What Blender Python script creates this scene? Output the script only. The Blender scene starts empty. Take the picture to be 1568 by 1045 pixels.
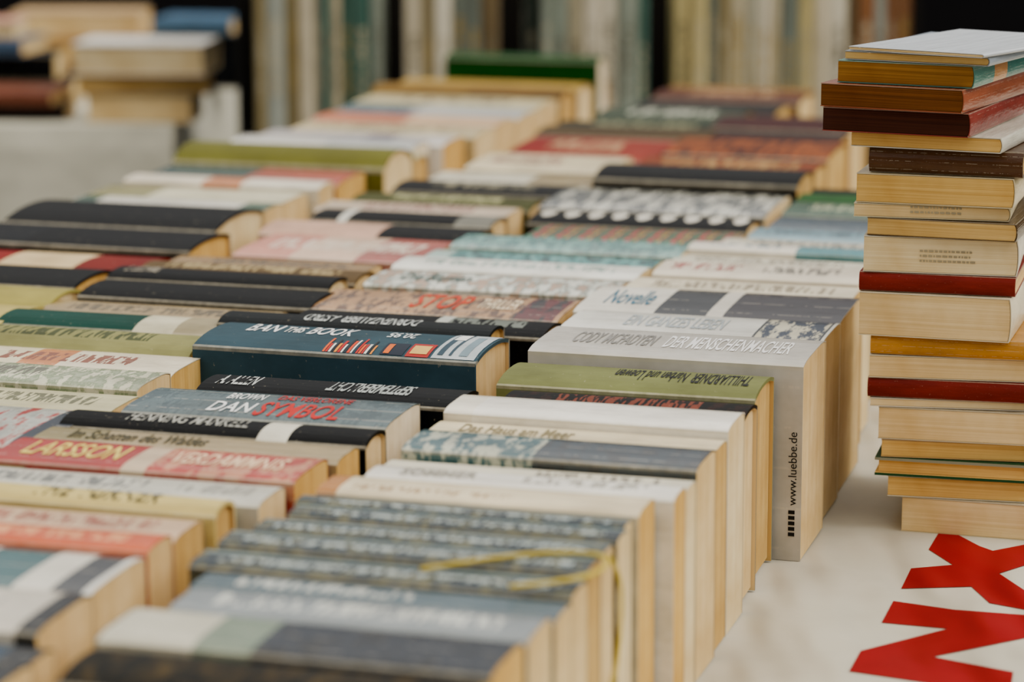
import bpy, math, random, colorsys
from mathutils import Matrix, Vector
random.seed(7)
TZ=0.75            # table height
PHI=math.radians(16.5)   # direction of the book rows on the table
R=Vector((math.cos(PHI),-math.sin(PHI),0)); N=Vector((math.sin(PHI),math.cos(PHI),0)); Z=Vector((0,0,1))
COL=bpy.context.scene.collection

def lin(hx):
    c=[int(hx[i:i+2],16)/255 for i in (0,2,4)]
    h_,s_,v_=colorsys.rgb_to_hsv(*c)
    c=colorsys.hsv_to_rgb(h_,min(1,s_*1.22),v_**1.3)
    o=[x/12.92 if x<=.04045 else ((x+.055)/1.055)**2.4 for x in c]
    return (o[0],o[1],o[2],1)

class NT:
    def __init__(s,name):
        s.m=bpy.data.materials.new(name); s.m.use_nodes=True
        s.t=s.m.node_tree; s.b=s.t.nodes['Principled BSDF']
    def n(s,ty,**k):
        x=s.t.nodes.new(ty)
        for a,v in k.items(): setattr(x,a,v)
        return x
    def l(s,a,b): s.t.links.new(a,b)
    def val(s,sock,v):
        if isinstance(v,(int,float,tuple)): sock.default_value=v
        else: s.l(v,sock)
    def math(s,op,a,b=0.0,c=None):
        x=s.n('ShaderNodeMath',operation=op); s.val(x.inputs[0],a); s.val(x.inputs[1],b)
        if c is not None: s.val(x.inputs[2],c)
        return x.outputs[0]
    def mix(s,f,a,b,bt='MIX'):
        x=s.n('ShaderNodeMixRGB',blend_type=bt); s.val(x.inputs[0],f); s.val(x.inputs[1],a); s.val(x.inputs[2],b)
        return x.outputs[0]
    def ramp(s,f,stops,interp='CONSTANT'):
        x=s.n('ShaderNodeValToRGB'); cr=x.color_ramp; cr.interpolation=interp
        cr.elements[0].position=stops[0][0]; cr.elements[0].color=stops[0][1]
        cr.elements[1].position=stops[1][0]; cr.elements[1].color=stops[1][1]
        for p,c in stops[2:]:
            e=cr.elements.new(p); e.color=c
        s.l(f,x.inputs[0]); return x.outputs[0]
    def noise(s,vec,scale,detail=2.0,rough=.5):
        x=s.n('ShaderNodeTexNoise'); x.inputs['Scale'].default_value=scale
        x.inputs['Detail'].default_value=detail; x.inputs['Roughness'].default_value=rough
        s.l(vec,x.inputs['Vector']); return x.outputs[0]
    def comb(s,x,y,z=0.0):
        c=s.n('ShaderNodeCombineXYZ'); s.val(c.inputs[0],x); s.val(c.inputs[1],y); s.val(c.inputs[2],z)
        return c.outputs[0]

def cover_mat(spec,idx):
    parts=spec.split('|'); cols=parts[0]; opts=parts[1].split() if len(parts)>1 else []
    T=NT('cover_%03d'%idx)
    uv=T.n('ShaderNodeUVMap'); sep=T.n('ShaderNodeSeparateXYZ'); T.l(uv.outputs[0],sep.inputs[0])
    u,v=sep.outputs[0],sep.outputs[1]
    st=[]
    for c in cols.split(','):
        if '@' in c: a,b=c.split('@'); st.append((float(b),lin(a)))
        else: st.append((0.0,lin(c)))
    seed=idx*3.7
    if len(st)>1: base=T.ramp(u,st)
    else:
        r=T.n('ShaderNodeRGB'); r.outputs[0].default_value=st[0][1]; base=r.outputs[0]
    for o in opts:
        if o.startswith('a:'):
            f=o.split(':'); hexes=f[3:]; a0,a1=float(f[1]),float(f[2])
            nz=T.noise(T.comb(T.math('MULTIPLY',u,24.0),T.math('MULTIPLY',v,2.6),seed),1.0,5.0,.65)
            k=len(hexes); stops=[(0.0,lin(hexes[0]))]+[(.42+.2*i/k,lin(hexes[i])) for i in range(1,k)]
            art=T.ramp(nz,stops,'LINEAR')
            msk=T.math('MULTIPLY',T.math('GREATER_THAN',u,a0),T.math('LESS_THAN',u,a1))
            base=T.mix(msk,base,art)
    for o in opts:
        if o.startswith('t:'):
            f=o.split(':'); a0,a1=float(f[1]),float(f[2]); v0,v1=(.3,.7)
            if len(f)>4: v0,v1=float(f[4]),float(f[5])
            nz=T.noise(T.comb(T.math('MULTIPLY',u,62.0),T.math('MULTIPLY',v,2.6),seed+9),1.0,1.0,.5)
            m=T.math('GREATER_THAN',nz,.49)
            for a,b in ((u,a0),(v,v0)): m=T.math('MULTIPLY',m,T.math('GREATER_THAN',a,b))
            for a,b in ((u,a1),(v,v1)): m=T.math('MULTIPLY',m,T.math('LESS_THAN',a,b))
            base=T.mix(m,base,lin(f[3]))
        if o.startswith('b:'):      # solid band along the spine
            f=o.split(':')
            m=T.math('MULTIPLY',T.math('GREATER_THAN',v,float(f[2])),T.math('LESS_THAN',v,float(f[3])))
            base=T.mix(T.math('MULTIPLY',m,.7),base,lin(f[1]))
        if o=='plaid':
            base=T.ramp(T.math('FRACT',T.math('MULTIPLY',u,9.0)),[(0,lin('1f7b50')),(.33,lin('c02a24')),(.55,lin('2a8a48')),(.75,lin('d8a22c')),(.85,lin('14564a'))])
            base=T.mix(T.math('MULTIPLY',T.math('GREATER_THAN',T.math('FRACT',T.math('MULTIPLY',v,2.5)),.6),.6),base,lin('8c1d20'))
        if o=='dots':
            fu=T.math('SUBTRACT',T.math('FRACT',T.math('MULTIPLY',u,9.0)),.5)
            fv=T.math('MULTIPLY',T.math('SUBTRACT',v,.55),1.3)
            d=T.math('ADD',T.math('MULTIPLY',fu,fu),T.math('MULTIPLY',fv,fv))
            base=T.mix(T.math('LESS_THAN',d,.08),base,lin('f2f0ea'))
    ev=T.math('ABSOLUTE',T.math('SUBTRACT',v,.5))
    wn=T.noise(T.comb(T.math('MULTIPLY',u,22.0),T.math('MULTIPLY',v,5.0),seed),1.0,4.0,.7)
    edge=T.math('MULTIPLY',T.math('MULTIPLY',T.math('GREATER_THAN',ev,.465),T.math('LESS_THAN',ev,.53)),T.math('MULTIPLY',wn,.7))
    base=T.mix(edge,base,lin('d8d2c2'))
    sc=T.noise(T.comb(T.math('MULTIPLY',u,60.0),T.math('MULTIPLY',v,12.0),seed+4),1.0,5.0,.75)
    base=T.mix(T.math('MULTIPLY',T.math('GREATER_THAN',sc,.66),.3),base,lin('d8d0bc'))
    cr=T.math('LESS_THAN',T.math('ABSOLUTE',T.math('SUBTRACT',T.math('FRACT',T.math('MULTIPLY',v,3.0)),.5)),.03)
    if 'h' not in opts and 'nc' not in opts:
        base=T.mix(T.math('MULTIPLY',T.math('MULTIPLY',cr,T.math('GREATER_THAN',wn,.5)),.3),base,lin('e8e2d4'))
    big=T.noise(T.comb(T.math('MULTIPLY',u,3.0),T.math('MULTIPLY',v,1.5),seed),1.0,4.0,.65)
    base=T.mix(1.0,base,T.ramp(big,[(.25,(.62,.59,.53,1)),(.7,(1.05,1.03,.98,1))],'LINEAR'),'MULTIPLY')
    T.l(base,T.b.inputs['Base Color'])
    T.b.inputs['Roughness'].default_value=.14 if 'g' in opts else (.5 if 'h' in opts else .26)
    T.b.inputs['Specular IOR Level'].default_value=.7 if 'g' in opts else (.06 if 'h' in opts else .27)
    bp=T.n('ShaderNodeBump'); bp.inputs['Strength'].default_value=.3; bp.inputs['Distance'].default_value=.002
    T.l(T.noise(T.comb(T.math('MULTIPLY',u,9.0),T.math('MULTIPLY',v,4.0),seed),1.0,3.0,.6),bp.inputs['Height']); T.l(bp.outputs[0],T.b.inputs['Normal'])
    return T.m

def page_mat(i,c1,c2):
    T=NT('page_edges_%d'%i)
    uv=T.n('ShaderNodeUVMap'); sep=T.n('ShaderNodeSeparateXYZ'); T.l(uv.outputs[0],sep.inputs[0])
    a,b=sep.outputs[0],sep.outputs[1]
    fine=T.noise(T.comb(T.math('MULTIPLY',a,1400.0),T.math('MULTIPLY',b,6.0),0.0),1.0,2.0,.6)
    mid=T.noise(T.comb(T.math('MULTIPLY',a,170.0),T.math('MULTIPLY',b,3.0),3.0),1.0,2.0,.5)
    blot=T.noise(T.comb(T.math('MULTIPLY',a,16.0),T.math('MULTIPLY',b,16.0),5.0),1.0,4.0,.6)
    base=T.ramp(fine,[(.3,lin(c2)),(.62,lin(c1))],'LINEAR')
    base=T.mix(.35,base,T.ramp(mid,[(.35,lin(c2)),(.6,lin(c1))],'LINEAR'))
    base=T.mix(1.0,base,T.ramp(blot,[(.3,(.82,.74,.60,1)),(.62,(1,1,1,1))],'LINEAR'),'MULTIPLY')
    T.l(base,T.b.inputs['Base Color']); T.b.inputs['Roughness'].default_value=.9
    T.b.inputs['Specular IOR Level'].default_value=.1
    bp=T.n('ShaderNodeBump'); bp.inputs['Strength'].default_value=.3; bp.inputs['Distance'].default_value=.0006
    T.l(mid,bp.inputs['Height']); T.l(bp.outputs[0],T.b.inputs['Normal'])
    return T.m
PAGES=[page_mat(0,'efdab0','d8be8c'),page_mat(1,'e2c68e','c2a064'),page_mat(2,'f5e6c4','dfca9c'),
       page_mat(3,'b4884a','805a2a'),page_mat(4,'f8f2e2','e6dcc6'),page_mat(5,'ebcc8c','cca460'),page_mat(6,'5a3424','3c2018'),page_mat(7,'8c5c30','5c3a1c')]
def flat_mat(name,hx,rough=.7,ns=None):
    T=NT(name); tc=T.n('ShaderNodeTexCoord')
    nz=T.noise(tc.outputs['Object'],ns or 8.0,5.0,.6); c=lin(hx)
    base=T.ramp(nz,[(.3,(c[0]*.78,c[1]*.78,c[2]*.78,1)),(.7,(min(1,c[0]*1.08),min(1,c[1]*1.08),min(1,c[2]*1.08),1))],'LINEAR')
    T.l(base,T.b.inputs['Base Color']); T.b.inputs['Roughness'].default_value=rough
    T.b.inputs['Specular IOR Level'].default_value=.15
    return T.m
INK={}
def ink(hx):
    if hx not in INK:
        m=flat_mat('ink_'+hx,hx,.5,40); INK[hx]=m
    return INK[hx]
class Builder:
    def __init__(s): s.v=[];s.f=[];s.mi=[];s.uv=[];s.sm=[];s.mats=[]
    def slot(s,m):
        if m not in s.mats: s.mats.append(m)
        return s.mats.index(m)
    def face(s,pts,uvs,m,smooth=False):
        i=len(s.v); s.v+= [tuple(p) for p in pts]; s.f.append(tuple(range(i,i+len(pts))))
        s.mi.append(s.slot(m)); s.uv+=uvs; s.sm.append(smooth)
    def book(s,M,L,t,H,cm,pm,hard=False,sag=.002,pw=2.2):
        """spine-up book: x along the spine, y through the thickness, z from fore-edge to spine"""
        c=.0026 if hard else .0007
        e=.003 if hard else .0004
        c=min(c,t*.15)
        def zt(a): return H-sag*abs(2*a-1)**pw
        A_=[0,.02,.06,.13,.24,.38,.5,.62,.76,.87,.94,.98,1]; n=len(A_)-1
        out=[(0,0)]+[(t*a,zt(a)) for a in A_]+[(t,0)]
        inn=[(c,0)]+[(c+(t-2*c)*a,zt(a)-c) for a in A_]+[(t-c,0)]
        def vv(k):
            if k==0: return -(H-sag)/t
            if k==n+2: return 1+(H-sag)/t
            return A_[k-1]
        P=lambda x,yz:M@Vector((x,yz[0],yz[1]))
        K=len(out)
        for k in range(K-1):
            sm=0<k<K-2
            s.face([P(0,out[k]),P(0,out[k+1]),P(L,out[k+1]),P(L,out[k])],[(0,vv(k)),(0,vv(k+1)),(1,vv(k+1)),(1,vv(k))],cm,sm)
            s.face([P(0,inn[k]),P(L,inn[k]),P(L,inn[k+1]),P(0,inn[k+1])],[(0,.2)]*4,pm)
            for x,fl in ((0,0),(L,1)):
                q=[P(x,out[k]),P(x,inn[k]),P(x,inn[k+1]),P(x,out[k+1])]
                uu=[(x/L,vv(k))]*4
                s.face(q[::-1] if fl else q,uu,cm)
        for a in (0,K-1):
            q=[P(0,out[a]),P(L,out[a]),P(L,inn[a]),P(0,inn[a])]
            s.face(q if a==0 else q[::-1],[(0,vv(a))]*4,cm)
        zb=.003 if hard else .0003
        pc=c+.0003
        pg=[(pc+(t-2*pc)*a,zt(a)-c-.0004) for a in A_]
        for x,fl in ((e,0),(L-e,1)):
            for j in range(n):
                a0=pg[j];a1=pg[j+1]
                q=[(a0[0],zb),(a1[0],zb),a1,a0]
                pts=[P(x,w) for w in q]; uvs=[(w[0],w[1]) for w in q]
                if not fl: pts=pts[::-1];uvs=uvs[::-1]
                s.face(pts,uvs,pm)
        q=[(e,pc),(L-e,pc),(L-e,t-pc),(e,t-pc)]
        s.face([M@Vector((a,b,zb)) for a,b in q][::-1],[(b,a) for a,b in q][::-1],pm)
    def text(s,M,L,t,H,sag,pw,string,u0,u1,v0,v1,hx,flip=False):
        cu=bpy.data.curves.new('t','FONT'); cu.body=string; cu.size=.1; cu.resolution_u=3; cu.offset=.0012
        ob=bpy.data.objects.new('t',cu); COL.objects.link(ob)
        dg=bpy.context.evaluated_depsgraph_get(); me=bpy.data.meshes.new_from_object(ob.evaluated_get(dg))
        xs=[w.co.x for w in me.vertices]; ys=[w.co.y for w in me.vertices]
        x0,x1,y0,y1=min(xs),max(xs),min(ys),max(ys)
        def tr(co):
            a=(co.x-x0)/(x1-x0); b=(co.y-y0)/(y1-y0)
            if flip: a=1-a;b=1-b
            uu=u0+(u1-u0)*a; w=v0+(v1-v0)*b
            z=H-sag*abs(2*w-1)**pw+.0005
            return M@Vector((uu*L,w*t,z))
        mt=ink(hx)
        for p in me.polygons:
            s.face([tr(me.vertices[i].co) for i in p.vertices],[(0,0)]*len(p.vertices),mt)
        bpy.data.objects.remove(ob); bpy.data.meshes.remove(me); bpy.data.curves.remove(cu)
    def box(s,M,x0,x1,y0,y1,z0,z1,m):
        c=[M@Vector((a,b,d)) for a in (x0,x1) for b in (y0,y1) for d in (z0,z1)]
        for q in ((0,1,3,2),(4,6,7,5),(0,4,5,1),(2,3,7,6),(0,2,6,4),(1,5,7,3)):
            s.face([c[i] for i in q],[(0,0),(0,1),(1,1),(1,0)],m)
    def make(s,name,parent=None):
        me=bpy.data.meshes.new(name); me.from_pydata(s.v,[],s.f)
        for m in s.mats: me.materials.append(m)
        me.polygons.foreach_set('material_index',s.mi); me.polygons.foreach_set('use_smooth',s.sm)
        ul=me.uv_layers.new(name='UVMap'); flat=[c for p in s.uv for c in p]; ul.data.foreach_set('uv',flat)
        me.update(); ob=bpy.data.objects.new(name,me); COL.objects.link(ob)
        if parent: ob.parent=parent
        return ob
def frame(o,x,y,z):
    return Matrix(((x[0],y[0],z[0],o[0]),(x[1],y[1],z[1],o[1]),(x[2],y[2],z[2],o[2]),(0,0,0,1)))

# ---------------------------------------------------------------- book rows
# each book: (right end s, near face q, spine length) in millimetres along the row axes
GA=[(-403,1265,216),(-401,1330,224),(-402,1394,210),(-403,1446,221),(-403,1486,236),(-404,1525,231),(-406,1562,222),(-404,1596,214),(-406,1627,217),(-402,1653,215),(-394,1700,210),(-395,1739,212),(-395,1781,209),(-398,1842,210),(-399,1893,211),(-402,1953,185),(-405,2015,201),(-386,2102,222),(-393,2208,222),(-396,2308,232),(-407,2438,209),(-414,2517,194),(-423,2602,187),(-428,2662,178),(-426,2702,160),(-429,2759,137),(-433,2826,125),(-438,2915,124),(-444,3009,123),(-449,3088,117)]
def dec(m,q,st):
    o=[]
    for g in st.split():
        t,L,s=int(g[0:2]),int(g[2:4]),int(g[4:6])
        o.append((m+(s-50)*4,q,L*5)); q+=t*2
    return o
GB=dec(-627,1237,"274246 214144 394141 434039 214240 264339 194341 274444 344545 254646 254747 474147 564252 554848 264842 354549 614648 424752 334852 334652 414755 554363 424761 755062 844764 654359 814159 584055 623753 253452")
GC=dec(-835,1645,"474848 604743 344643 344642 384641 394537 334135 344339 414544 304441 324441 284138 673947 434650 374048 394347 384248 434052 513953 693553 963858 534665 474764 754063 694269 624471 254370")
GD=dec(-1097,2129,"544451 454351 504547 534650 575253 734849 334648 534746 274848 544848 625453 374752 364946 485250 485253 475353 615453 665551 455952 455752 304954 304652")
SER="a:0:1:0a141c:1c3a48:6c6c50 b:9cb0b4:.66:.86 t:.05:.95:b8c4c4:.25:.5"  # pale band paints the highlight along each top edge into the cover colour
SA=["b9a26c|a:0:1:8a7446:2a2a26 h","10161e,d8d6c8@.0,8a9a8a@.25,141c24@.42,0c141c@.7|a:.4:1:0c1218:16283c:080e14","8b949a|t:.1:.9:d8dcd8 g z-2","5f7480|t:.1:.6:c8ccc8 z-4",
"2b4654|z-1 "+SER,"2b4654|z0 "+SER,"2b4654|z0 "+SER,"2b4654|z1 "+SER,"26404c|z0 "+SER,"c0883c,ece0c4@.06|t:.1:.6:b09060:.2:.4 z3 p5","f4f2ec|g t:.5:.9:b0aca0 nc z2","e4e0d0|t:.5:.9:908a7c z-3","0c2c30|a:0:.45:0c4c3c:2c6a74:c8ccbc a:.45:1:040c14:0a3444:04141a g z4","f0e4c4|z-3","f6f2e6,fcfaf4@.1|g nc z5 p2",
"0c0a08|a:0:1:060606:14100c:3a2018 t:.2:.8:8a5040 h z-2","8a9060|w80 h p1 z2","d0ceca|w98 z11 p0","f4f5f2,080c10@.73,f4f5f2@.985|w92 a:.74:.98:06080c:12385c:e8e4d0 p2 z5","f0eee8,1c2028@.3,eae6de@.5,280c18@.56|z5 w120","e8e0cc|t:.1:.9:a89c84 w70","eae2d4|t:.05:.4:b04840 t:.5:.9:8a8478 w74 z3","e0dccc|t:.1:.9:a09888 z-3","f0ece4,5a98a4@.6|t:.1:.5:7090a0 z3","d6d2c4|t:.2:.9:888478 z-2","8cb0c0|t:.1:.8:406878 g","0c4458|g","1c5c34|t:.2:.8:c8d0b0","2c6428|h","0a0e08|h"]
SB=["0a0a0c|","182028,0c4464@.75,0c1014@.9|z-4","dcd8d0,0a0a0c@.93|t:.3:.8:888888 z3","e8e8e4,1c6a70@.55,e8e6de@.75,0c1014@.87,e8e8e4@.97|g p0","d06428,f0e4c4@.0,d4641c@.42|t:.45:.9:f0b080 p0 z2","dcc0a4|t:.3:.9:b06a50 z-2","dccc90|p1 h z3","d8d8d0|t:.1:.6:888a88 t:.7:.95:b0b0aa z-2","b84038,b8382c@.0,dcc8b0@.44,b84834@.52|a:.52:1:ac3428:c05448:d49c80 p5 z4","a09468,b4a480@.2|p5","060606,e8e6dc@.65,060606@.75|h p2 z3","6f7d80|w82 a:.0:1:40545c:687c82:50666e p4 z3","0a0e12|h w60 p1",
"44606f|w92 h z12 p0","1a2226|h w60 z8","060809,c8ccc8@.55,060809@.6|t:.6:.9:8c9490 h","c09a74|w95 a:.0:1:ac7850:c8a47c:7c5c44 a:.82:.98:2c1614:78201c:141010 p0","e4e8e4|a:0:1:b8c8c6:eceeea:8aa09c:c8b0a0 w78","f4f6f4|t:.1:.9:b0c4c0 z2","bcd4d0,f0f6f4@.1,2c888c@.6|a:.1:1:f0f6f4:5cb0b0:0c5458 g z-2","d8e4e0|a:0:1:f0f6f4:3c8c8c:98c4c0 g z2","7a3a34|plaid p0 w90 z-1","040404|dots h p2","f0f0ea,060808@.4,f0f0ea@.6|a:.0:1:f0f0ec:0c2824:dcdcd4 g z1","040506|h z18 r w110","8c4c24|t:.1:.9:c0a070 h p1 z3","7c3818|a:0:1:6c3018:a06030:4c1c14 h p1 z5","38100c|h","4a0e0a|h z6","5c2818|h"]
SC=["8a8060|h","f4eee0,1c3044@.88|a:.5:.9:2a3a44:c8ccc8:b83828","d8d4b0|t:.4:.9:7a7a50 z-3","eceadc|a:0:1:f4f4e8:94a484:e0e0cc t:.1:.6:808070 z2","f0e8cc,d8945c@.4,f4ecd8@.55|t:.3:.8:a06040 z-2","a0a070|t:.1:.8:606848 r h z2","2a6a60,045448@.0,dcd8c4@.62,b0a890@.8|h z3","b4a078|t:.1:.9:786844 z-2","040506|h z4 p2","040506|h z7 p2","746040|t:.1:.9:c0b08c h","a4885c|t:.2:.9:6c5a3c z-3","dca090,e8ccb8@.3,b8685c@.65|t:.1:.9:f0e4d8 p0 z-2","d8b8a8,080808@.55|h","060606,e0e0dc@.15,060606@.2,8a8a84@.8|h p0 z4","d8c8b4|t:.2:.8:a06058 z-2","5c6030|t:.2:.8:c8c8a0 h","101010|h t:.2:.8:a8a490 z3","e0dccc,a89870@.6|p4 z-2","e8dcbc|t:.1:.6:984030 z3","942c1c,9c4434@.5|h t:.2:.7:c0a080","5c4a28|h z4","1a2a14|h t:.2:.8:b0b090","4c5848|t:.2:.8:c8ccc0 r h z4","1c0a06|h z-3","64341c|h t:.2:.8:c0a080 z3","9c7a48|h r"]
SD=["ccc080|h","b4ac68|r h p2 z3","847034,060806@.5|h","9c2c20,e8d4b0@.35,8c3024@.7|h p0 z-3","060608,181c22@.0,050609@.3|h z3 p5","040506|h z9 p2 r","f0f0e4,2c6040@.0,f2f0e8@.12,5c7c60@.85|g","a09c68,e0dcc4@.3|p0 z-2","ece4d4,d08c58@.4,f0ece0@.6|p0 z3","0c4c44,b85428@.5|","7c7c30|h R z20 p2","ccc8a8|h","ececea,d0d4d8@.5|g p4 z3","dcd8dc,a49cac@.55,ece8e8@.7|g","d8caa4|t:.1:.9:98885c z-2","c87848,dcbc98@.5|p0 z2","7890a0,dce0e4@.4|g p0","d4caa4|t:.2:.8:8c8060","90743c,7c6030@.5|h R p1 z10","bca05c|h z4","0c5c14|h z40 p4 w50","58381c|h"]
TEXTS={('A',17):[("CODY MCFADYEN",.12,.42,.3,.7,'9c9a96',0),("DER MENSCHENMACHER",.46,.92,.28,.72,'ffffff',0)],
('A',16):[("THILLIARDNER  Narben und Loewen",.42,.95,.3,.7,'16160e',1)],
('A',18):[("EIN GANZES LEBEN",.22,.6,.28,.74,'c0c8cc',0)],
('B',13):[("BAN",.12,.23,.46,.78,'ffffff',0),("THIS",.25,.32,.48,.72,'f8f8f4',0),("BOOK",.34,.5,.46,.78,'ffffff',0),("20.95",.62,.72,.52,.74,'e8ecec',1)],
('B',11):[("DAN",.3,.46,.15,.48,'f8faf8',0),("DAS VERLORENE",.5,.78,.66,.84,'b81c14',0),("SYMBOL",.48,.8,.1,.56,'cc281c',0),("BROWN",.31,.45,.6,.82,'f0f2f0',0)],
('B',14):[("DORNENZAUBER  ASTRID",.3,.72,.25,.75,'c8ccca',1)],
('B',12):[("A. ALLEN",.05,.2,.25,.7,'d0d4d2',0),("SEPTEMBERLICHT",.48,.8,.25,.7,'b4bab8',1)],
('B',8):[("LARSSON",.08,.4,.22,.74,'ecd880',0),("VERDAMMNIS",.56,.92,.28,.7,'f4d8b8',0)],
('B',10):[("HENNING MANKELL",.2,.6,.28,.7,'b8b8b0',0)],
('B',6):[("THE TURNER",.38,.8,.2,.8,'100e06',0)],
('B',16):[("STOP",.38,.6,.2,.8,'d04818',0),("THRILLER",.64,.8,.3,.7,'f8e8cc',0)],
('B',17):[("Die Blumen",.12,.4,.28,.72,'506c68',0)],
('A',13):[("Das Haus am Meer",.1,.5,.28,.72,'988c68',0)],
('A',10):[("SOMMER",.1,.35,.28,.72,'a8a498',0)],
('C',9):[("E. LUDWIG",.05,.2,.3,.7,'b8b0a0',0)],
('B',9):[("Im Schatten des Waldes",.1,.55,.25,.75,'4c4828',0)],
('A',19):[("Novelle",.08,.26,.25,.75,'4c8098',0)],
}
MI=[0]
def row(tag,G,S,H,name):
    B=Builder(); random.seed(ord(tag))
    for i,(s,q,L) in enumerate(G):
        sp=S[i] if i<len(S) else S[-1]
        op=sp.split('|')[1].split() if '|' in sp else []
        nq=G[i+1][1] if i+1<len(G) else q+50
        t=(nq-q)/1000-.0038
        dz=0; pm=PAGES[random.choice([0,1,2,5,0])]; hard='h' in op
        for o in op:
            if o[0]=='z': dz=int(o[1:])/1000
            if o[0]=='w': t=min(t,int(o[1:])/1000)
            if o[0]=='p' and o[1:].isdigit(): pm=PAGES[int(o[1:])]
        Hh=H+dz+random.uniform(-.0015,.0015)
        MI[0]+=1; cm=cover_mat(sp,MI[0])
        if 'R' in op: sag,pw=.017,2.2
        elif 'r' in op: sag,pw=.009,2.3
        elif hard: sag,pw=.0055,2.6
        else: sag,pw=.003,5.0
        yaw=random.uniform(-.014,.014)
        r=R*math.cos(yaw)+N*math.sin(yaw); n=-R*math.sin(yaw)+N*math.cos(yaw)
        L=L/1000
        lean=math.radians(-1.1+random.uniform(-.3,.3))   # books slump a little toward the near end
        zz=Z*math.cos(lean)+n*math.sin(lean); nn_=n*math.cos(lean)-Z*math.sin(lean)
        o=R*(s/1000-random.uniform(0,.005))+N*(q/1000+.003)+Z*(TZ+.0004)-r*L
        M=frame(o,r,nn_,zz)
        B.book(M,L,t,Hh,cm,pm,hard,sag,pw)
        for tx in TEXTS.get((tag,i),[]):
            B.text(M,L,t,Hh,sag,pw,*tx)
        if (tag,i)==('A',17):
            F=frame(o+Z*0, r, zz, -nn_)
            mt=ink('1c1c1c')
            cu=bpy.data.curves.new('t','FONT'); cu.body="www.luebbe.de"; cu.size=.0095
            ob=bpy.data.objects.new('t',cu); COL.objects.link(ob)
            me=bpy.data.meshes.new_from_object(ob.evaluated_get(bpy.context.evaluated_depsgraph_get()))
            for p in me.polygons:
                B.face([F@Vector((L-.004-me.vertices[k].co.y,.045+me.vertices[k].co.x,.0004)) for k in p.vertices],[(0,0)]*len(p.vertices),mt)
            bpy.data.objects.remove(ob)
            for k in range(5): B.box(F,L-.010,L-.005,.020+k*.0045,.023+k*.0045,.0001,.0004,mt)
        if (tag,i)==('B',13):
            x=.46; hs=['e8742c','c83a2c','e8e8e0','18222a','e89c3c','c02c28','ececE4','1c3440','e05c28','f0f0e8','24485c','d03828']
            k=0
            def strip(x0,x1,y0,y1,hx,lift):
                nn=6
                for j in range(nn):
                    b0=y0+(y1-y0)*j/nn; b1=y0+(y1-y0)*(j+1)/nn
                    B.face([M@Vector((a*L,b*t,Hh-sag*abs(2*b-1)**pw+lift)) for a,b in ((x0,b0),(x1,b0),(x1,b1),(x0,b1))],[(0,0)]*4,ink(hx))
            while x<.63:
                w=random.uniform(.006,.010); hh=random.uniform(.15,.36)
                strip(x,x+w,.04,.04+hh,hs[k%len(hs)],.0005); k+=1; x+=w+.003
            for (x0,x1,y0,y1,hx) in ((.66,.74,.05,.32,'10263e'),(.67,.69,.07,.28,'e88030'),(.75,.83,.04,.34,'b83830'),(.76,.82,.09,.28,'e6c078'),(.84,.99,.04,.9,'c4ccd0'),(.855,.875,.1,.85,'3c5868'),(.895,.905,.1,.85,'3c5868'),(.93,.96,.1,.7,'8ca0aa'),(.86,.9,.55,.8,'f4f4f0')):
                strip(x0,x1,y0,y1,hx,.0008 if x1-x0<.065 else .0005)
    return B.make(name)
row('A',GA,SA,.149,'row_of_books'); row('B',GB,SB,.147,'row_of_books')
row('C',GC,SC,.145,'row_of_books'); row('D',GD,SD,.145,'row_of_books')

# yellow highlights and handwriting on the near covers, modelled as an added thin tube
cu=bpy.data.curves.new('glint_marks','CURVE'); cu.dimensions='3D'; cu.resolution_u=12; cu.bevel_depth=.0014
for PTS in ([(-.500,1.50,.150),(-.46,1.535,.152),(-.425,1.555,.152),(-.401,1.553,.152),(-.396,1.53,.150),(-.41,1.50,.150),(-.44,1.48,.150)],
            [(-.401,1.553,.152),(-.394,1.56,.140),(-.393,1.555,.105),(-.395,1.545,.075),(-.397,1.535,.068)]):
    spl=cu.splines.new('NURBS'); spl.points.add(len(PTS)-1); spl.use_endpoint_u=True; spl.order_u=3
    for p,(s,q,z) in zip(spl.points,PTS):
        w=R*s+N*q+Z*(TZ+z+.001); p.co=(w.x,w.y,w.z,1)
tmp=bpy.data.objects.new('t',cu); COL.objects.link(tmp)
me=bpy.data.meshes.new_from_object(tmp.evaluated_get(bpy.context.evaluated_depsgraph_get())); bpy.data.objects.remove(tmp)
me.materials.clear(); me.materials.append(flat_mat('glint_marks_yellow','d0bc5c',.5)); rb=bpy.data.objects.new('yellow_glint_marks',me); COL.objects.link(rb)
rb.parent=bpy.data.objects['row_of_books']

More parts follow.
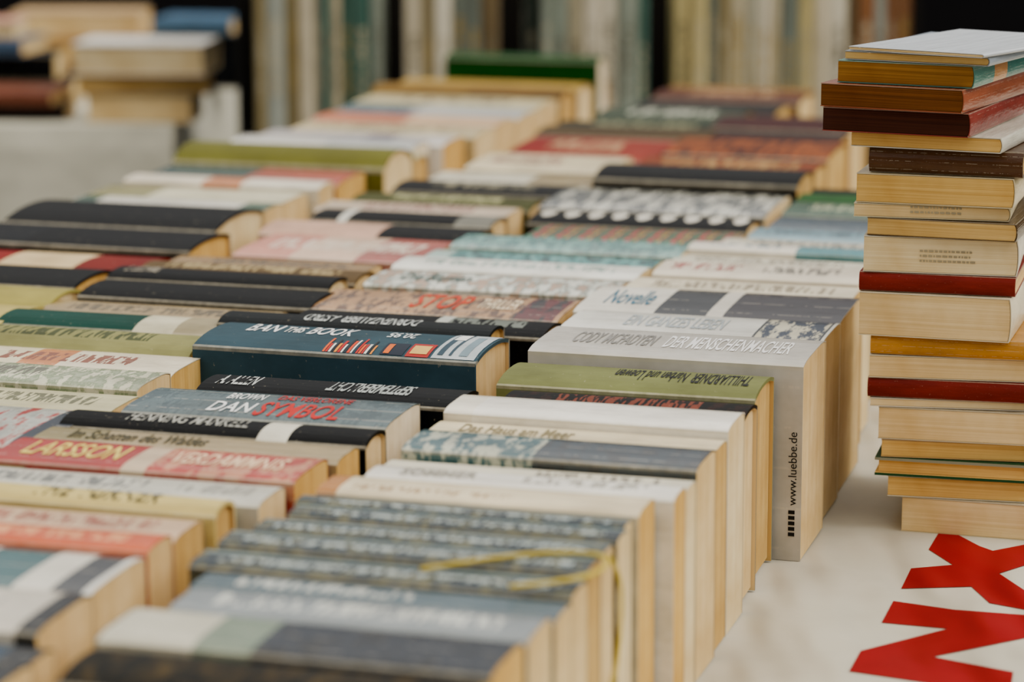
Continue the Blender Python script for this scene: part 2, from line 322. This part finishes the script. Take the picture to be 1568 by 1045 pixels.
# ---------------------------------------------------------------- stack of books on the right
B=Builder(); z=0
STACK=[ # from the bottom: left edge x (m), thickness mm, kind P/S, cover, page, yaw, width, depth, hard
(.318,30,'P','d8cfb8',0,17,.128,.19,0),(.306,17.5,'P','e0dccc',5,12,.134,.19,0),(.295,15.5,'P','2f5c3c',5,14,.138,.19,1),(.300,15,'P','d8b888',5,10,.136,.19,0),
(.297,27,'P','cfc6ae',0,13,.138,.19,0),(.290,7.5,'P','f0eade',2,9,.136,.19,0),(.2875,16.5,'S','88342c',1,13,.134,.12,1),(.2885,19,'P','e4ddc8',0,10,.134,.19,0),
(.289,16,'S','cc9a40',1,14,.128,.12,0),(.279,36,'P','ebe2c8',0,17,.122,.19,0),(.2785,16,'S','903830',0,15,.124,.12,1),(.2815,29.5,'P','ece8da',2,13,.123,.19,0),
(.284,15,'P','6c5840',1,19,.120,.18,0),(.273,11.5,'P','e2d8b8',0,14,.124,.18,0),(.2745,24,'P','ece0c0',5,17,.126,.18,0),(.284,21,'S','644428',1,19,.122,.12,0),
(.2695,12.5,'P','e8e8e0',5,23,.122,.18,0),(.2465,19.5,'P','a05048',6,24,.120,.18,0),(.2445,19,'P','b06c50',7,27,.118,.18,0),(.2575,18,'P','6ca098,d8a878@.3,5c9c98@.5',3,26,.112,.18,0),(.263,7.5,'P','a8b4c4',1,29,.120,.19,0),(.266,3.5,'P','d0d8e4',0,36,.118,.19,0)]
for i,(x,t,kd,cv,pg,yw,w,dp,hd) in enumerate(STACK):
    t=t/1000; a_=math.radians(yw)
    a=Vector((math.sin(a_),math.cos(a_),0)); r=Vector((math.cos(a_),-math.sin(a_),0))
    o=Vector((x,2.22,TZ+z)); MI[0]+=1
    sp=cv+('|h' if hd else '|')
    cm=cover_mat(sp,MI[0]); pm=PAGES[pg]
    tt=t-.0006
    if kd=='P':
        M=frame(o,a,Z,r); B.book(M,dp,tt,w,cm,pm,bool(hd),.004 if hd else .0015,2.4)
    elif kd=='S':
        M=frame(o+a*dp,r,Z,-a); B.book(M,w,tt,dp,cm,pm,True,min(.004,t*.2),2.4)
    if i in (11,13):
        F=frame(o+Z*tt*.5,r,Z,-a); random.seed(i)
        for ln in range(3 if i==11 else 2):
            x=.045
            while x<.085:
                ww=random.uniform(.001,.004); B.box(F,x,x+ww,.003-ln*.004,.0045-ln*.004,.0001,.0003,ink('b0a68c')); x+=ww+.001
    z+=t
B.make('stack_of_books')

# ---------------------------------------------------------------- table with cloth
def empty(name):
    e=bpy.data.objects.new(name,None); COL.objects.link(e); return e
def cloth_mat(name,hx,hx2,sc=5.0,bd=.08):
    T=NT(name); tc=T.n('ShaderNodeTexCoord'); ob=tc.outputs['Object']
    nz=T.noise(ob,sc,5.0,.55)
    base=T.ramp(nz,[(.3,lin(hx2)),(.7,lin(hx))],'LINEAR')
    wv=T.n('ShaderNodeTexWave'); wv.inputs['Scale'].default_value=420; T.l(ob,wv.inputs['Vector'])
    base=T.mix(.06,base,wv.outputs[0],'MULTIPLY')
    T.l(base,T.b.inputs['Base Color']); T.b.inputs['Roughness'].default_value=.8; T.b.inputs['Specular IOR Level'].default_value=.1
    mp=T.n('ShaderNodeMapping'); mp.inputs['Scale'].default_value=(1.0,.3,1); mp.inputs['Rotation'].default_value=(0,0,.5); T.l(ob,mp.inputs[0])
    w2=T.noise(mp.outputs[0],9.0,2.0,.45)
    b=T.n('ShaderNodeBump'); b.inputs['Strength'].default_value=1.0; b.inputs['Distance'].default_value=bd
    T.l(w2,b.inputs['Height']); T.l(b.outputs[0],T.b.inputs['Normal'])
    return T.m
tb=empty('book_table')
CL=cloth_mat('tablecloth_linen','dedacc','c9c3b4')
RED=cloth_mat('tablecloth_red_print','b01420','981018')
wood=flat_mat('table_wood','6b4a2e',.5)
I=frame((0,0,0),R,N,Z)
s0,s1,q0,q1=-1.36,.75,.75,4.30
B=Builder(); B.box(I,s0+.01,s1-.01,q0+.01,q1-.01,TZ-.035,TZ-.004,wood)
for a,b in ((s0+.06,q0+.06),(s1-.12,q0+.06),(s0+.06,q1-.12),(s1-.12,q1-.12),(s0+.06,2.5),(s1-.12,2.5)):
    B.box(I,a,a+.05,b,b+.05,0,TZ-.035,wood)
B.make('tabletop_and_legs',tb)
def cloth(s0,s1,q0,q1,I,top,drop,mat,name,parent):
    B=Builder()
    B.face([I@Vector(p) for p in ((s0,q0,top),(s1,q0,top),(s1,q1,top),(s0,q1,top))],[(0,0)]*4,mat)
    for (ax,ay),(bx,by) in (((s0,q0),(s1,q0)),((s1,q0),(s1,q1)),((s1,q1),(s0,q1)),((s0,q1),(s0,q0))):
        ln=math.hypot(bx-ax,by-ay); m=max(4,int(ln/.03)); nx,ny=(by-ay)/ln,-(bx-ax)/ln
        pts=[]
        for i in range(m+1):
            f=i/m; x=ax+(bx-ax)*f; y=ay+(by-ay)*f
            e=min(1,min(f,1-f)*m/3); wv=(.006*math.sin(f*ln*14)+.004*math.sin(f*ln*27+1))*e
            pts.append([(x,y,top),(x+nx*(.006+wv*.3),y+ny*(.006+wv*.3),top-.04),(x+nx*(.012+wv),y+ny*(.012+wv),top-drop*.5),(x+nx*(.016+wv*1.6),y+ny*(.016+wv*1.6),top-drop)])
        for i in range(m):
            for k in range(3):
                B.face([I@Vector(pts[i][k]),I@Vector(pts[i][k+1]),I@Vector(pts[i+1][k+1]),I@Vector(pts[i+1][k])],[(0,0)]*4,mat,True)
    return B.make(name,parent)
cloth(s0,s1,q0,q1,I,TZ,.45,CL,'tablecloth',tb)
KP=[(.3537,2.2326),(.3323,2.1629),(.3446,2.1182),(.3106,2.1082),(.2954,2.0526),(.3494,2.058),(.3560,2.0147),(.3788,1.998),(.410,1.98),(.4203,2.032),(.3880,2.049),(.3767,2.094),(.3998,2.116),(.4413,2.140),(.4525,2.199),(.4107,2.177),(.3827,2.159),(.3745,2.173)]
NP=[(.2851,2.020),(.2692,1.965),(.3149,1.950),(.2459,1.898),(.2320,1.851),(.334,1.800),(.345,1.850),(.2950,1.884),(.3794,1.935),(.3925,1.98),(.3266,1.998)]
B=Builder()
for P in (KP,NP):
    B.face([(x,y,TZ+.0006) for x,y in P][::-1],[(0,0)]*len(P),RED)
lt=B.make('printed_letters',tb)

# ---------------------------------------------------------------- bookshelf behind
bs=empty('bookshelf'); I2=frame((0,0,0),Vector((1,0,0)),Vector((0,1,0)),Z)
dark=flat_mat('shelf_dark_wood','1c1916',.6)
B=Builder(); bx0,bx1,by0,by1=-.47,.70,4.90,5.22; bz=TZ-.01
for zz in (bz-.02,bz-.42,bz-.70): B.box(I2,bx0,bx1,by0,by1,zz,zz+.02,dark)
for xx in (bx0-.01,bx1): B.box(I2,xx,xx+.01,by0,by1,0,bz+.30,dark)
B.box(I2,bx0,bx1,by1,by1+.015,0,bz+.30,dark)
B.make('shelf_frame',bs)
B=Builder(); random.seed(21)
pal=['a8a99c','d0cfc0','8f9a94','6c9890','a87c5c','e8e0cc','b0a480','648c84','d4cdb8','f4eedf','ac a07c'.replace(' ',''),'34443f','ccc6b0','d8d0b8','8c7c60','acb8b0','dcd0a0','f8f4e6','bcc4c0','dcd4bc']
def fillshelf(x0,x1,zb,pal,lmin,lmax):
    x=x1-.003
    while x>x0+.035:
        t=random.uniform(.014,.034); L=random.uniform(lmin,lmax); d=random.uniform(.16,.178)
        MI[0]+=1
        c=random.choice(pal); sp=c+'|'+random.choice(['h','h r',''])+' t:%.2f:%.2f:%s'%(.2,.6,random.choice(['d8d0b8','807c6c','c8b070']))
        M=frame(Vector((x,by0-.02+.20,zb)),Z,Vector((-1,0,0)),Vector((0,-1,0)))
        B.book(M,L,t,d,cover_mat(sp,MI[0]),PAGES[0],True,min(.006,t*.2)); x-=t+.001
for a,b in ((bx0,-.225),(-.205,-.02),(0,.24),(.262,bx1)):
    fillshelf(a,b,bz,pal,.27,.35)
B.make('shelved_books',bs)

# ---------------------------------------------------------------- left rear table
rt=empty('side_table')
CL2=cloth_mat('side_cloth','e4e2d4','d6d4c4',3.0,.012)
I3=frame((0,0,0),Vector((1,0,0)),Vector((0,1,0)),Z)
B=Builder(); B.box(I3,-2.28,-.62,4.97,6.3,TZ-.04,TZ-.004,wood)
for a,b in ((-2.2,5.05),(-.72,5.05),(-2.2,6.2),(-.72,6.2)): B.box(I3,a,a+.05,b,b+.05,0,TZ-.04,wood)
B.make('table_frame',rt)
cloth(-2.3,-.60,4.95,6.32,I3,TZ,.6,CL2,'drape',rt)
def pile(name,items):
    B=Builder(); zz={}
    for key,x,y,w,d,t,cv,pg,yw in items:
        a_=math.radians(yw); a=Vector((math.sin(a_),math.cos(a_),0)); r=Vector((math.cos(a_),-math.sin(a_),0))
        z=zz.get(key,0); MI[0]+=1
        if pg>=0: M=frame(Vector((x,y,TZ+z))+r*w,-r,Z,a)
        else: M=frame(Vector((x,y,TZ+z))+a*d,r,Z,-a)
        B.book(M,w,t-.0005,d,cover_mat(cv,MI[0]),PAGES[max(pg,0)],True,.004); zz[key]=z+t
    return B.make(name)
pile('pile_of_books',[(0,-.76,4.99,.19,.13,.05,'b8bcb0|h',0,3),(0,-.775,4.985,.235,.15,.038,'a89878|h',1,-4),(0,-.78,4.98,.235,.16,.055,'ffffff|',2,5)])
pile('pile_of_books',[(0,-1.02,5.02,.22,.14,.03,'2c1c18|h',-1,0),(0,-1.04,5.02,.22,.14,.025,'8a5848|h',-1,8)])
pile('pile_of_books',[(1,-1.12,5.22,.30,.16,.05,'10141c|h',-1,0),(1,-1.12,5.22,.27,.15,.05,'0a0c12|h',-1,0),(1,-1.14,5.22,.24,.15,.03,'5c7494|h',-1,10),(1,-1.14,5.22,.22,.15,.03,'d0a898|h',2,0)])
pile('pile_of_books',[(0,-1.0,5.6,.28,.18,.05,'a08060|h',-1,0),(0,-.99,5.6,.26,.18,.045,'b89070|h',1,6),(0,-1.0,5.6,.26,.18,.05,'c8b090|h',0,0),(1,-.72,5.55,.2,.14,.11,'10141c|h',-1,0),(1,-.71,5.55,.16,.14,.03,'5c7c9c|h',-1,10)])

# ---------------------------------------------------------------- surroundings
B=Builder(); gm=flat_mat('paving','4a4844',.9,3)
B.face([(-8,-3,0),(8,-3,0),(8,9,0),(-8,9,0)],[(0,0)]*4,gm); B.make('ground')
B=Builder(); wm=flat_mat('stall_fabric','17151b',.9,2)
B.box(I2,-5,5,6.9,6.95,0,1.5,wm); B.make('wall_back')

# ---------------------------------------------------------------- light
W=bpy.data.worlds.new('market_sky'); bpy.context.scene.world=W; W.use_nodes=True
nt=W.node_tree; bg=nt.nodes['Background']; tc=nt.nodes.new('ShaderNodeTexCoord'); sp=nt.nodes.new('ShaderNodeSeparateXYZ')
nt.links.new(tc.outputs['Generated'],sp.inputs[0])
def rmp(sock,stops):
    r=nt.nodes.new('ShaderNodeValToRGB'); cr=r.color_ramp
    cr.elements[0].position,cr.elements[0].color=stops[0]; cr.elements[1].position,cr.elements[1].color=stops[1]
    for p,c in stops[2:]: e=cr.elements.new(p); e.color=c
    nt.links.new(sock,r.inputs[0]); return r.outputs[0]
mr=nt.nodes.new('ShaderNodeMapRange'); mr.inputs[1].default_value=-1; mr.inputs[2].default_value=1; nt.links.new(sp.outputs[2],mr.inputs[0])
el=rmp(mr.outputs[0],[(0,(.05,.045,.04,1)),(.5,(.05,.05,.05,1)),(.58,(.15,.15,.15,1)),(.68,(.42,.42,.42,1)),(.80,(.78,.77,.75,1)),(1,(.95,.94,.91,1))])
mr2=nt.nodes.new('ShaderNodeMapRange'); mr2.inputs[1].default_value=-1; mr2.inputs[2].default_value=1; nt.links.new(sp.outputs[1],mr2.inputs[0])
ay=rmp(mr2.outputs[0],[(0,(.62,.58,.52,1)),(.5,(.95,.92,.87,1)),(1,(.95,.95,.95,1))])
mx=nt.nodes.new('ShaderNodeMixRGB'); mx.blend_type='MULTIPLY'; mx.inputs[0].default_value=1
nt.links.new(el,mx.inputs[1]); nt.links.new(ay,mx.inputs[2]); nt.links.new(mx.outputs[0],bg.inputs[0]); bg.inputs[1].default_value=2.4
def sun(name,az_from,elev,st,ang,col):
    l=bpy.data.lights.new(name,'SUN'); l.energy=st; l.angle=math.radians(ang); l.color=col
    o=bpy.data.objects.new(name,l); COL.objects.link(o)
    a=math.radians(az_from); e=math.radians(elev)
    d=Vector((math.sin(a)*math.cos(e),math.cos(a)*math.cos(e),math.sin(e)))
    o.rotation_euler=d.to_track_quat('Z','Y').to_euler()
sun('sun_soft',100,40,1.7,40,(1,.92,.79))

# ---------------------------------------------------------------- camera
cd=bpy.data.cameras.new('camera'); cam=bpy.data.objects.new('camera',cd); COL.objects.link(cam)
cd.sensor_width=36; cd.lens=98.72; cam.location=(0,0,TZ+.604)
cam.rotation_euler=(math.radians(90)-math.atan(862.5/4300),0,0)
cd.clip_start=.05; cd.dof.use_dof=True; cd.dof.focus_distance=2.2; cd.dof.aperture_fstop=4.4
bpy.context.scene.camera=cam
